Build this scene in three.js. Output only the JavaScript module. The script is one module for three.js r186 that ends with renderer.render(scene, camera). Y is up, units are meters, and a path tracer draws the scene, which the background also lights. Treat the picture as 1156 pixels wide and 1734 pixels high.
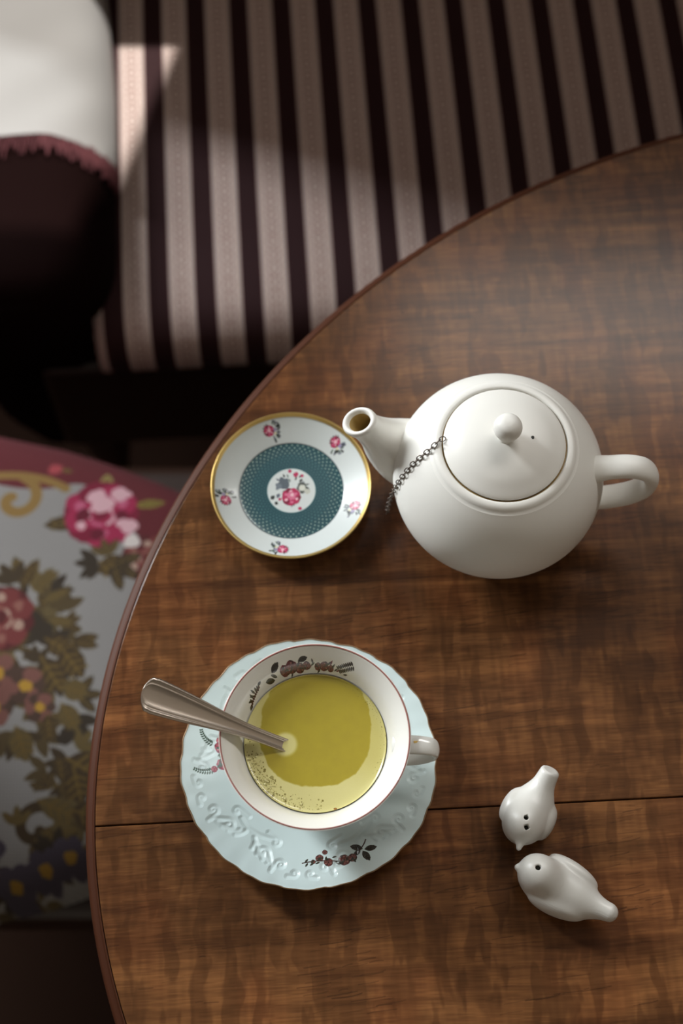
import * as THREE from 'three';
import { RectAreaLightUniformsLib } from 'three/addons/lights/RectAreaLightUniformsLib.js';
import { RoundedBoxGeometry } from 'three/addons/geometries/RoundedBoxGeometry.js';
import { MarchingCubes } from 'three/addons/objects/MarchingCubes.js';
import { mergeGeometries, mergeVertices } from 'three/addons/utils/BufferGeometryUtils.js';

// ---------------------------------------------------------------- camera, daylight, exposure
const scene = new THREE.Scene();
const renderer = new THREE.WebGLRenderer({ antialias: true });
renderer.toneMapping = THREE.LinearToneMapping;
renderer.toneMappingExposure = 1.0;
renderer.shadowMap.enabled = true;
const camera = new THREE.PerspectiveCamera(35.62, 1156 / 1734, 0.05, 30);
camera.position.set(0, 1.65, 0);
camera.rotation.set(THREE.MathUtils.degToRad(-66.5), 0, 0);
camera.focus = 0.875;
camera.userData.fStop = 4.6;
scene.background = new THREE.Color(0.55, 0.62, 0.7);            // the overcast-bright sky beyond the windows

const sun = new THREE.DirectionalLight(new THREE.Color(1, 0.96, 0.9), 5.2);
const SUN_TO = new THREE.Vector3(-0.296, -1.806, 0.955).normalize();   // high, from behind the back window and a little to its right
sun.target.position.set(-0.2, 0.5, -0.95);
sun.position.copy(sun.target.position).addScaledVector(SUN_TO, -4);
sun.castShadow = true; sun.shadow.mapSize.set(2048, 2048); sun.shadow.radius = 1.2;
Object.assign(sun.shadow.camera, { left: -1.2, right: 1.2, top: 1.2, bottom: -1.2, near: 0.5, far: 8 });
scene.add(sun, sun.target);

RectAreaLightUniformsLib.init();
const WALL = { zi: -1.36, zo: -1.68 };                                     // inner and outer face of the thick back wall
const WIN = { x0: -1.80, x1: -1.22, y0: 0.90, y1: 2.35 };                  // the tall window to the left, which gives the daylight
const SLIT = { x0: -0.22, x1: 0.056, y0: 1.10, y1: 2.25 };                 // the narrow window that lets the sun strike the settee
const day = new THREE.RectAreaLight(new THREE.Color(0.94, 0.98, 1.0), 62, WIN.x1 - WIN.x0 - 0.06, WIN.y1 - WIN.y0 - 0.06);
day.name = 'window_daylight';
day.position.set((WIN.x0 + WIN.x1) / 2, (WIN.y0 + WIN.y1) / 2, WALL.zi - 0.08);
day.lookAt(day.position.x, day.position.y, 5);
scene.add(day);
const FILL_WIN = { x0: 0.08, x1: 1.90, y0: 1.98, y1: 2.98 };                   // added unseen opening for fill light and sheen on the table
const high = new THREE.RectAreaLight(new THREE.Color(1.0, 0.97, 0.93), 13, FILL_WIN.x1 - FILL_WIN.x0 - 0.06, FILL_WIN.y1 - FILL_WIN.y0 - 0.06);
high.name = 'added_fill_light';
high.position.set((FILL_WIN.x0 + FILL_WIN.x1) / 2, (FILL_WIN.y0 + FILL_WIN.y1) / 2, WALL.zi - 0.29);
high.lookAt(high.position.x, high.position.y, 5);
scene.add(high);

// ---------------------------------------------------------------- helpers
const R = THREE.MathUtils.degToRad, V = (x, y, z) => new THREE.Vector3(x, y, z), V2 = (x, y) => new THREE.Vector2(x, y);
function rng(seed) { let s = seed >>> 0; return () => { s = (s + 0x6d2b79f5) | 0; let t = Math.imul(s ^ (s >>> 15), 1 | s); t = (t + Math.imul(t ^ (t >>> 7), 61 | t)) ^ t; return ((t ^ (t >>> 14)) >>> 0) / 4294967296; }; }
const hash = new Float32Array(65536); { const r = rng(77); for (let i = 0; i < 65536; i++) hash[i] = r(); }
function noise(x, y) {
  const xi = Math.floor(x), yi = Math.floor(y), fx = x - xi, fy = y - yi, u = fx * fx * (3 - 2 * fx), v = fy * fy * (3 - 2 * fy);
  const h = (a, b) => hash[((a & 255) + ((b & 255) << 8))];
  return (h(xi, yi) * (1 - u) + h(xi + 1, yi) * u) * (1 - v) + (h(xi, yi + 1) * (1 - u) + h(xi + 1, yi + 1) * u) * v;
}
const fbm = (x, y, o = 4) => { let s = 0, a = 0.5, n = 0; for (let i = 0; i < o; i++) { s += a * noise(x, y); n += a; a *= 0.5; x = x * 2.03 + 17.1; y = y * 2.03 + 9.7; } return s / n; };
const clamp = THREE.MathUtils.clamp, lerp = THREE.MathUtils.lerp, sstep = (a, b, x) => (a < b ? THREE.MathUtils.smoothstep(x, a, b) : 1 - THREE.MathUtils.smoothstep(x, b, a));
function canvasTexture(w, h, draw, srgb = true) {
  const c = document.createElement('canvas'); c.width = w; c.height = h;
  draw(c.getContext('2d'), w, h);
  const t = new THREE.CanvasTexture(c);
  if (srgb) t.colorSpace = THREE.SRGBColorSpace;
  t.wrapS = t.wrapT = THREE.RepeatWrapping; t.magFilter = THREE.LinearFilter;
  return t;
}
function pixelTexture(w, h, fn, srgb = false, after) {
  return canvasTexture(w, h, (g) => {
    const im = g.createImageData(w, h), d = im.data;
    for (let y = 0, o = 0; y < h; y++) for (let x = 0; x < w; x++, o += 4) { const c = fn(x, y); d[o] = c[0]; d[o + 1] = c[1]; d[o + 2] = c[2]; d[o + 3] = 255; }
    g.putImageData(im, 0, 0);
    if (after) after(g);
  }, srgb);
}
const used = new Map();
function numbered(n) { const k = used.get(n) ?? 0; used.set(n, k + 1); return k ? `${n}_${String(k).padStart(3, '0')}` : n; }
function thing(name, label, category, pos = [0, 0, 0], turn = 0, group) {
  const o = new THREE.Group(); o.name = numbered(name); o.position.set(...pos); o.rotation.y = turn;
  o.userData = { label, category }; if (group) o.userData.group = group;
  scene.add(o); return o;
}
function part(name, geo, mat, parent, label) {
  const m = new THREE.Mesh(geo, mat); m.name = name; m.castShadow = m.receiveShadow = true;
  if (label) m.userData.label = label;
  parent.add(m); return m;
}
function struct(name, geo, mat) { const m = part(name, geo, mat, scene); m.userData.kind = 'structure'; return m; }
function box(x0, x1, y0, y1, z0, z1) { const g = new THREE.BoxGeometry(x1 - x0, y1 - y0, z1 - z0); g.translate((x0 + x1) / 2, (y0 + y1) / 2, (z0 + z1) / 2); return g; }
function std(o) { return new THREE.MeshStandardMaterial(o); }
function phys(o) { return new THREE.MeshPhysicalMaterial(o); }
const rgb = (r, g, b) => new THREE.Color().setRGB(r, g, b);

// surface through rings of points; uv: u round the ring, v along by length
function loft(rings, { closed = true, capA = false, capB = false } = {}) {
  const n = rings[0].length, cols = closed ? n + 1 : n, pos = [], uv = [], idx = [];
  let len = [0]; for (let i = 1; i < rings.length; i++) len.push(len[i - 1] + rings[i][0].distanceTo(rings[i - 1][0]));
  const total = len[len.length - 1] || 1;
  rings.forEach((r, i) => { for (let j = 0; j < cols; j++) { const p = r[j % n]; pos.push(p.x, p.y, p.z); uv.push(j / (cols - 1), len[i] / total); } });
  for (let i = 0; i < rings.length - 1; i++) for (let j = 0; j < cols - 1; j++) { const a = i * cols + j, b = a + 1, c = a + cols, d = c + 1; idx.push(a, b, c, b, d, c); }
  const cap = (i, flip) => {
    const m = new THREE.Vector3(); rings[i].forEach((p) => m.add(p)); m.multiplyScalar(1 / n);
    const k = pos.length / 3; pos.push(m.x, m.y, m.z); uv.push(0.5, 0.5);
    for (let j = 0; j < cols - 1; j++) { const a = i * cols + j; flip ? idx.push(k, a + 1, a) : idx.push(k, a, a + 1); }
  };
  if (capA) cap(0, true); if (capB) cap(rings.length - 1, false);
  const g = new THREE.BufferGeometry();
  g.setAttribute('position', new THREE.Float32BufferAttribute(pos, 3)); g.setAttribute('uv', new THREE.Float32BufferAttribute(uv, 2)); g.setIndex(idx);
  smooth(g); return g;
}
// smooth normals that also join the seam of equal positions
function smooth(g) {
  g.computeVertexNormals();
  const p = g.attributes.position, n = g.attributes.normal, map = new Map();
  for (let i = 0; i < p.count; i++) { const k = `${Math.round(p.getX(i) * 2e5)},${Math.round(p.getY(i) * 2e5)},${Math.round(p.getZ(i) * 2e5)}`; let e = map.get(k); if (!e) map.set(k, e = [0, 0, 0, []]); e[0] += n.getX(i); e[1] += n.getY(i); e[2] += n.getZ(i); e[3].push(i); }
  for (const e of map.values()) if (e[3].length > 1) { const l = Math.hypot(e[0], e[1], e[2]) || 1; for (const i of e[3]) n.setXYZ(i, e[0] / l, e[1] / l, e[2] / l); }
  return g;
}
// lathe whose profile is a smooth curve through [r, y] points and whose v runs by length
function turned(points, seg = 96, samples = 0, mod) {
  let pts = points.map((p) => V2(p[0], p[1]));
  if (samples) pts = new THREE.SplineCurve(pts).getPoints(samples);
  const len = [0]; for (let i = 1; i < pts.length; i++) len.push(len[i - 1] + pts[i].distanceTo(pts[i - 1]));
  const rows = pts.length, pos = [], uv = [], idx = [];
  for (let i = 0; i < rows; i++) for (let j = 0; j <= seg; j++) {
    const a = (j / seg) * 2 * Math.PI; let r = Math.max(pts[i].x, 0), y = pts[i].y;
    if (mod) [r, y] = mod(r, y, a);
    pos.push(r * Math.sin(a), y, r * Math.cos(a)); uv.push(j / seg, len[i] / len[rows - 1]);
  }
  for (let i = 0; i < rows - 1; i++) for (let j = 0; j < seg; j++) { const a = i * (seg + 1) + j, b = a + 1, c = a + seg + 1, d = c + 1; idx.push(a, b, c, b, d, c); }
  const g = new THREE.BufferGeometry();
  g.setAttribute('position', new THREE.Float32BufferAttribute(pos, 3)); g.setAttribute('uv', new THREE.Float32BufferAttribute(uv, 2)); g.setIndex(idx);
  return smooth(g);
}
function planarUV(g, x0, x1, z0, z1) {       // uv straight down on a thing's own axes
  const p = g.attributes.position, uv = new Float32Array(p.count * 2);
  for (let i = 0; i < p.count; i++) { uv[i * 2] = (p.getX(i) - x0) / (x1 - x0); uv[i * 2 + 1] = 1 - (p.getZ(i) - z0) / (z1 - z0); }
  g.setAttribute('uv', new THREE.BufferAttribute(uv, 2)); return g;
}
// tube along points with an elliptical section: radii(t) -> [across, along up], up kept near the given axis
function strap(points, up, radii, rows = 48, ring = 24, caps = true) {
  const c = new THREE.CatmullRomCurve3(points), rings = [];
  for (let i = 0; i <= rows; i++) {
    const t = i / rows, p = c.getPointAt(t), T = c.getTangentAt(t), A = up.clone().addScaledVector(T, -up.dot(T)).normalize(), B = new THREE.Vector3().crossVectors(T, A), [ra, rb] = radii(t), r = [];
    for (let j = 0; j < ring; j++) { const a = (j / ring) * 2 * Math.PI; r.push(p.clone().addScaledVector(A, Math.cos(a) * ra).addScaledVector(B, Math.sin(a) * rb)); }
    rings.push(r);
  }
  return loft(rings, { capA: caps, capB: caps });
}

// ---------------------------------------------------------------- printed flowers (flat print on cloth and china)
function blob(g, x, y, r, color, rand, wob = 0.25, n = 14) {
  g.fillStyle = color; g.beginPath();
  const k = []; for (let i = 0; i < n; i++) k.push(1 + (rand() - 0.5) * 2 * wob);
  for (let i = 0; i <= n; i++) { const a = (i / n) * 2 * Math.PI, q = r * k[i % n], a2 = ((i + 0.5) / n) * 2 * Math.PI, q2 = r * (k[i % n] + k[(i + 1) % n]) / 2; if (!i) g.moveTo(x + q * Math.cos(a), y + q * Math.sin(a)); else g.quadraticCurveTo(x + q * Math.cos(a), y + q * Math.sin(a), x + q2 * Math.cos(a2), y + q2 * Math.sin(a2)); }
  g.closePath(); g.fill();
}
function leaf(g, x, y, len, wid, ang, color, vein) {
  g.save(); g.translate(x, y); g.rotate(ang); g.fillStyle = color; g.beginPath(); g.moveTo(0, 0);
  g.bezierCurveTo(len * 0.3, -wid, len * 0.7, -wid * 0.8, len, 0); g.bezierCurveTo(len * 0.7, wid * 0.8, len * 0.3, wid, 0, 0); g.fill();
  if (vein) { g.strokeStyle = vein; g.lineWidth = Math.max(1, wid * 0.14); g.beginPath(); g.moveTo(0, 0); g.lineTo(len * 0.9, 0); for (const s of [-1, 1]) for (const t of [0.25, 0.45, 0.65]) { g.moveTo(len * t, 0); g.lineTo(len * (t + 0.15), s * wid * 0.5); } g.stroke(); }
  g.restore();
}
function rose(g, x, y, r, C, rand) {          // C: [deep, mid, light, pale]
  blob(g, x, y, r, C[0], rand, 0.10, 16);
  for (let i = 0; i < 9; i++) { const a = i * 0.7 + rand() * 0.3; blob(g, x + Math.cos(a) * r * 0.66, y + Math.sin(a) * r * 0.66, r * 0.36, i % 3 ? C[1] : C[0], rand, 0.18, 9); }
  for (let i = 0; i < 6; i++) { const a = i * 1.05 + 0.4; blob(g, x + Math.cos(a) * r * 0.62, y + Math.sin(a) * r * 0.6, r * 0.17, i % 2 ? C[2] : C[3], rand, 0.3, 8); }
  blob(g, x, y, r * 0.5, C[1], rand, 0.1, 12);
  for (let i = 0; i < 5; i++) { const a = i * 1.26 + 0.2; g.strokeStyle = i % 2 ? C[2] : C[3]; g.lineWidth = r * 0.1; g.beginPath(); g.arc(x, y, r * (0.36 - i * 0.02), a, a + 0.8); g.stroke(); }
  blob(g, x, y, r * 0.2, C[0], rand, 0.2, 9);
}

// ---------------------------------------------------------------- materials
// table wood: 0.72 m of board to a tile, grain along u
const WT = 2048, WM = 0.72;
const woodHeight = new Float32Array(WT * WT);
function stainMarks(g, forBump) {
  const r = rng(5); g.lineCap = 'round';
  for (let i = 0; i < 3200; i++) {              // open pores and checks along the grain
    const x = r() * WT, y = r() * WT, l = 6 + r() * r() * 70, s = (r() - 0.5) * 0.14 - 0.05, dense = fbm(x / 170 + 3, y / 120 + 8, 3);
    if (dense < 0.44) continue;
    g.strokeStyle = forBump ? `rgba(40,40,40,${0.15 + 0.35 * r()})` : `rgba(28,13,5,${0.08 + 0.32 * r() * r()})`; g.lineWidth = 0.7 + r() * 1.3;
    g.beginPath(); g.moveTo(x, y); g.quadraticCurveTo(x + l * 0.5, y + s * l * 0.5 + (r() - 0.5) * 5, x + l, y + s * l); g.stroke();
  }
  for (let c = 0; c < 46; c++) {               // patches of fine wavy checks
    const cx = r() * WT, cy = r() * WT, w = 40 + r() * 130, h = 30 + r() * 90, n = 14 + Math.floor(r() * 26);
    for (let i = 0; i < n; i++) { const x = cx + (r() - 0.5) * 2 * w, y = cy + (r() - 0.5) * 2 * h, l = 14 + r() * 48; g.strokeStyle = forBump ? 'rgba(30,30,30,0.4)' : `rgba(26,12,5,${0.14 + 0.26 * r()})`; g.lineWidth = 0.8 + r() * 1.2; g.beginPath(); g.moveTo(x, y); g.bezierCurveTo(x + l * 0.3, y - 1 - r() * 3, x + l * 0.6, y + 1 - r() * 5, x + l, y - l * 0.09 - r() * 3); g.stroke(); }
  }
  for (let i = 0; i < 16; i++) {                // long cracks
    const x = r() * WT, y = r() * WT, l = 90 + r() * 260; g.strokeStyle = forBump ? 'rgba(20,20,20,0.5)' : `rgba(24,10,4,${0.28 + 0.3 * r()})`; g.lineWidth = 0.8 + r();
    g.beginPath(); g.moveTo(x, y); g.bezierCurveTo(x + l * 0.3, y + (r() - 0.5) * 9, x + l * 0.6, y + (r() - 0.5) * 9, x + l, y + (r() - 0.5) * 10); g.stroke();
  }
  if (!forBump) for (let i = 0; i < 26; i++) { const x = r() * WT, y = r() * WT; blob(g, x, y, 2 + r() * 5, `rgba(30,12,5,${0.25 + 0.3 * r()})`, r, 0.4, 9); }
}
const woodMap = pixelTexture(WT, WT, (x, y) => {
  const u = (x / WT) * WM, v = (y / WT) * WM, wv = v + 0.004 * (fbm(u * 9, v * 6, 2) - 0.5);
  const streak = fbm(u * 7, wv * 190, 4), fine = noise(u * 120 + 5, wv * 1500), broad = fbm(u * 4 + 3, wv * 22 + 1, 3);
  const mottle = sstep(0.50, 0.62, fbm(u * 120 + 11 + 0.5 * noise(v * 60, u * 30), v * 34 + 2, 3)), patch = sstep(0.54, 0.72, fbm(u * 52 + 40, v * 34 + 31, 4)), ray = noise(u * 420, v * 60);
  let k = 0.40 * streak + 0.14 * fine + 0.20 * broad + 0.10 * ray + 0.10;           // 0 dark .. 1 light
  k = clamp((k - 0.22) / 0.54, 0, 1) * (1 - 0.34 * mottle) * (1 - 0.30 * patch);
  woodHeight[y * WT + x] = 0.5 * streak + 0.5 * fine;
  const red = sstep(0.45, 0.75, fbm(u * 30 + 70, v * 22 + 9, 3));
  return [lerp(58, 140, k) + 3 * red, lerp(33, 94, k) - red, lerp(16, 54, k) - red];
}, true, (g) => stainMarks(g, false));
const woodBump = pixelTexture(WT, WT, (x, y) => { const h = 90 + 110 * woodHeight[y * WT + x]; return [h, h, h]; }, false, (g) => stainMarks(g, true));
const woodRough = pixelTexture(512, 512, (x, y) => { const h = 105 + 75 * fbm(x / 22, y / 16, 4) + 18 * noise(x / 3, y); return [h, h, h]; });
for (const t of [woodMap, woodBump, woodRough]) t.wrapS = t.wrapT = THREE.MirroredRepeatWrapping;
const M = {
  wood: phys({ map: woodMap, bumpMap: woodBump, bumpScale: 0.00025, roughness: 0.95, roughnessMap: woodRough, specularIntensity: 0.12, clearcoat: 0.36, clearcoatRoughness: 0.20 }),
  woodEdge: phys({ color: rgb(0.070, 0.024, 0.012), roughness: 0.5, specularIntensity: 0.22 }),
  darkWood: std({ color: rgb(0.022, 0.009, 0.005), roughness: 0.4 }),
  pot: phys({ color: rgb(0.80, 0.79, 0.74), roughness: 0.5, clearcoat: 0.25, clearcoatRoughness: 0.38 }),
  potStain: std({ color: rgb(0.30, 0.19, 0.06), roughness: 0.6 }),
  steel: phys({ color: rgb(0.56, 0.49, 0.42), metalness: 1, roughness: 0.28 }),
  chain: phys({ color: rgb(0.16, 0.13, 0.11), metalness: 1, roughness: 0.35 }),
  gold: std({ color: rgb(0.62, 0.43, 0.14), metalness: 0.75, roughness: 0.36 }),
  bird: phys({ color: rgb(0.61, 0.60, 0.56), roughness: 0.42, clearcoat: 0.25, clearcoatRoughness: 0.3 }),
  hole: std({ color: rgb(0.03, 0.03, 0.025), roughness: 0.9 }),  // near-black fill that paints the shade inside small holes
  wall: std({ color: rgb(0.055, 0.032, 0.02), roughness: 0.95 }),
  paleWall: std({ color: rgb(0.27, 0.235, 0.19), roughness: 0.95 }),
  ceiling: std({ color: rgb(0.15, 0.13, 0.11), roughness: 0.95 }),
  frame: std({ color: rgb(0.10, 0.07, 0.05), roughness: 0.6 }),
  glass: phys({ color: rgb(1, 1, 1), transmission: 1, thickness: 0, roughness: 0.0, ior: 1.5 }),
  velvet: phys({ color: rgb(0.007, 0.002, 0.0018), roughness: 0.95, specularIntensity: 0.12 }),
  linen: std({ color: rgb(0.34, 0.33, 0.32), roughness: 0.95 }),  // pale tone painting sunlight on the maroon arm
};
// striped brocade: one pitch (40.8 mm) to a tile, a light stripe in its middle
const PITCH = 0.0408;
const stripeMap = canvasTexture(256, 512, (g, w, h) => {
  const r = rng(9);
  g.fillStyle = 'rgb(42,5,10)'; g.fillRect(0, 0, w, h);
  const a = w * 0.23, b = w * 0.77;
  g.fillStyle = 'rgb(120,62,66)'; g.fillRect(a - 4, 0, b - a + 8, h);
  g.fillStyle = 'rgb(224,206,198)'; g.fillRect(a, 0, b - a, h);
  g.strokeStyle = 'rgba(140,84,76,0.8)'; g.lineWidth = 6;
  for (const [c, s] of [[0.40, 1], [0.60, -1]]) { g.beginPath(); for (let y = -8; y <= h + 8; y += 4) { const x = w * (c + s * 0.022 * Math.sin((y / h) * Math.PI * 12)); y < 0 ? g.moveTo(x, y) : g.lineTo(x, y); } g.stroke(); }
  for (let i = 0; i < 12; i++) { const y = (i + 0.5) * h / 12; blob(g, w * 0.5, y, 11, 'rgba(138,84,72,0.85)', r, 0.3, 8); leaf(g, w * 0.33, y, 24, 6, -0.7, 'rgba(146,94,80,0.8)'); leaf(g, w * 0.67, y, 24, 6, Math.PI + 0.7, 'rgba(146,94,80,0.8)'); }
  g.fillStyle = 'rgba(168,118,104,0.55)'; for (const c of [0.27, 0.73]) for (let y = 0; y < h; y += 16) g.fillRect(w * c - 3, y, 6, 8);
  g.globalAlpha = 0.10; for (let y = 0; y < h; y += 3) { g.fillStyle = y % 2 ? '#000' : '#fff'; g.fillRect(0, y, w, 1); }
});
M.stripe = phys({ map: stripeMap, roughness: 0.85, sheen: 0.06, sheenColor: rgb(0.5, 0.2, 0.2), sheenRoughness: 0.5 });
const weave = pixelTexture(256, 256, (x, y) => { const h = 128 + 60 * Math.sin(x * Math.PI / 4) * Math.sin(y * Math.PI / 4) + 40 * (hash[(x * 37 + y * 911) & 65535] - 0.5); return [h, h, h]; });

// ---------------------------------------------------------------- the room
struct('floor', box(-2.4, 2.4, -0.1, 0, -1.68, 2.4), phys({ color: rgb(0.016, 0.007, 0.004), roughness: 0.9, specularIntensity: 0.15, bumpMap: woodBump, bumpScale: 0.0005 }));
struct('ceiling', box(-2.4, 2.4, 3.15, 3.3, -1.68, 2.4), M.ceiling);
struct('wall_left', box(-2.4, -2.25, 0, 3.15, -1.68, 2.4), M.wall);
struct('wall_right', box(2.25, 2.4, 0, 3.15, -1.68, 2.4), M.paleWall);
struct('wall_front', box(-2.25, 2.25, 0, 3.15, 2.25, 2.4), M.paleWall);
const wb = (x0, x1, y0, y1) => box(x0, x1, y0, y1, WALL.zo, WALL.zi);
struct('wall_back', mergeGeometries([wb(-2.25, WIN.x0, 0, 3.15), wb(WIN.x1, SLIT.x0, 0, 3.15), wb(SLIT.x1, 2.25, 0, FILL_WIN.y0), wb(SLIT.x1, 2.25, FILL_WIN.y1, 3.15), wb(FILL_WIN.x1, 2.25, FILL_WIN.y0, FILL_WIN.y1), wb(SLIT.x1, FILL_WIN.x0, FILL_WIN.y0, FILL_WIN.y1), wb(WIN.x0, WIN.x1, 0, WIN.y0), wb(WIN.x0, WIN.x1, WIN.y1, 3.15), wb(SLIT.x0, SLIT.x1, 0, SLIT.y0), wb(SLIT.x0, SLIT.x1, SLIT.y1, 3.15)]), M.wall);
{
  const e = new THREE.Shape([V2(0.068, 1.68), V2(0.353, 2.6), V2(3.2, 2.6), V2(3.2, 1.68)]);       // added slab out of view, blocks the sun from the fill opening
  struct('added_sun_blocker', new THREE.ExtrudeGeometry(e, { depth: 0.15, bevelEnabled: false }).rotateX(-Math.PI / 2).translate(0, 3.04, 0), M.wall);
}
struct('added_shade_wall', box(-0.50, -0.42, 0, 3.15, WALL.zi, -1.03), M.wall);  // added unseen wall stub; blocks window light from settee and table corner
[WIN, SLIT, FILL_WIN].forEach((W, k) => {  // the last one frames the added fill light
  const f = 0.025, zp = k === 1 ? WALL.zo + 0.04 : WALL.zi - (k ? 0.31 : 0.12), z0 = zp - 0.02, z1 = zp + 0.02, w = new THREE.Group();
  w.name = `window_${k + 1}`; w.userData.kind = 'structure'; scene.add(w);
  part('window_frame', mergeGeometries([box(W.x0, W.x0 + f, W.y0, W.y1, z0, z1), box(W.x0 + f, W.x1, W.y0, W.y0 + f, z0, z1)]), M.frame, w);
  part('pane', new THREE.PlaneGeometry(W.x1 - W.x0 - f, W.y1 - W.y0 - f).translate((W.x0 + f + W.x1) / 2, (W.y0 + f + W.y1) / 2, zp), M.glass, w);
  part('window_sill', box(W.x0, W.x1, W.y0 - 0.02, W.y0 + 0.004, zp + 0.02, WALL.zi + 0.02), M.frame, w);
});

{
  // added drape out of view; blocks window light from the far right of the table
  const t = thing('added_shade_curtain', 'added dark pleated drape out of view that shades the far right of the table', 'added_shade_curtain', [-0.46, 0, -1.03]);
  const rows = []; for (let i = 0; i <= 10; i++) { const y = lerp(2.72, 0.90, i / 10), f = [], b = []; for (let j = 0; j <= 60; j++) { const z = (j / 60) * 0.125 + 0.002, x = 0.013 * Math.sin(j * 0.72) * (0.8 + 0.2 * i / 10); f.push(V(x + 0.002, y, z)); b.push(V(x - 0.002, y, z)); } rows.push([...f, ...b.reverse()]); }
  part('drape', loft(rows, { capA: true, capB: true }), std({ color: rgb(0.06, 0.012, 0.014), roughness: 0.95 }), t);
  part('curtain_rod', new THREE.CylinderGeometry(0.010, 0.010, 0.16, 16).rotateX(Math.PI / 2).translate(0, 2.735, 0.08), M.darkWood, t);
}

// ---------------------------------------------------------------- the oval table
const TC = { x: 0.3579, z: -0.2655, a: 0.5119, b: 0.4309, t: Math.atan2(-0.31471, 0.94919) };   // centre, half axes, turn of the long axis
function ovalPoint(ang, off) {                 // point on the oval moved outward by off, on the table's own axes
  const x = TC.a * Math.cos(ang), z = TC.b * Math.sin(ang), nx = Math.cos(ang) / TC.a, nz = Math.sin(ang) / TC.b, l = Math.hypot(nx, nz);
  const px = x + off * nx / l, pz = z + off * nz / l, c = Math.cos(TC.t), s = Math.sin(TC.t);
  return [px * c - pz * s, px * s + pz * c];
}
{
  const t = thing('dining_table', 'oval dark-varnished wooden table with worn scratched top', 'table', [TC.x, 0, TC.z]);
  // two boards meet in a narrow joint; points on it, on the table's own axes
  const ja = V2(-0.1416 - TC.x, -0.1968 - TC.z), jb = V2(0.195 - TC.x, -0.214 - TC.z), jd = jb.clone().sub(ja).normalize(), jn = V2(-jd.y, jd.x);
  const N = 360, oval = []; for (let i = 0; i < N; i++) { const [x, z] = ovalPoint((i / N) * 2 * Math.PI, -0.0062); oval.push(V2(x, z)); }
  for (const side of [-1, 1]) {
    const d = (p) => (p.clone().sub(ja).dot(jn)) * side - 0.0004, out = [];
    for (let i = 0; i < N; i++) { const p = oval[i], q = oval[(i + 1) % N], dp = d(p), dq = d(q); if (dp >= 0) out.push(p); if (dp * dq < 0) out.push(p.clone().lerp(q, dp / (dp - dq))); }
    const sh = new THREE.Shape(out.map((p) => V2(p.x, -p.y)));
    const g = new THREE.ExtrudeGeometry(sh, { depth: 0.0188, bevelEnabled: true, bevelThickness: 0.0006, bevelSize: 0.0005, bevelOffset: -0.0005, bevelSegments: 2 });
    g.rotateX(-Math.PI / 2); g.translate(0, 0.75 - 0.0194, 0);
    const p = g.attributes.position, uv = g.attributes.uv, off = side > 0 ? 0.31 : 0.0;
    for (let i = 0; i < p.count; i++) { const x = p.getX(i), z = p.getZ(i); uv.setXY(i, (x * jd.x + z * jd.y + 0.55) / WM + off, -(-x * jd.y + z * jd.x) / WM + (side > 0 ? 0.38 : 0.3)); }
    part('tabletop_board', g, M.wood, t);
  }
  const prof = [[-0.0058, 0.7500], [-0.0050, 0.7497], [-0.0046, 0.7482], [-0.0040, 0.7476], [-0.0022, 0.7472], [-0.0008, 0.7462], [0, 0.7446], [0, 0.738], [-0.0012, 0.7352], [-0.004, 0.734], [-0.006, 0.731], [-0.010, 0.729], [-0.012, 0.729], [-0.0058, 0.7345]];
  const rings = []; for (let i = 0; i <= 300; i++) { const a = (i / 300) * 2 * Math.PI; rings.push(prof.map(([o, y]) => { const [x, z] = ovalPoint(a, o); return V(x, y, z); })); }
  part('edge_moulding', loft(rings).scale(1, 1, 1), M.woodEdge, t, 'reddish rounded edge moulding');
  const ap = []; for (let i = 0; i <= 120; i++) { const a = (i / 120) * 2 * Math.PI; ap.push([[-0.06, 0.729], [-0.06, 0.66], [-0.08, 0.66], [-0.08, 0.729]].map(([o, y]) => { const [x, z] = ovalPoint(a, o); return V(x, y, z); })); }
  part('apron', loft(ap), M.woodEdge, t);
  part('pedestal', turned([[0.0, 0.70], [0.11, 0.70], [0.10, 0.68], [0.05, 0.64], [0.038, 0.55], [0.06, 0.42], [0.07, 0.34], [0.045, 0.24], [0.06, 0.18], [0.05, 0.12], [0, 0.12]], 40, 60), M.darkWood, t);
  for (let k = 0; k < 4; k++) { const a = k * Math.PI / 2 + 0.78, c = Math.cos(a), s = Math.sin(a); part('foot', strap([V(c * 0.03, 0.2, s * 0.03), V(c * 0.13, 0.19, s * 0.13), V(c * 0.22, 0.08, s * 0.22), V(c * 0.30, 0.02, s * 0.30)], V(0, 1, 0.01), () => [0.02, 0.022], 20, 12), M.darkWood, t); }
}

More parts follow.
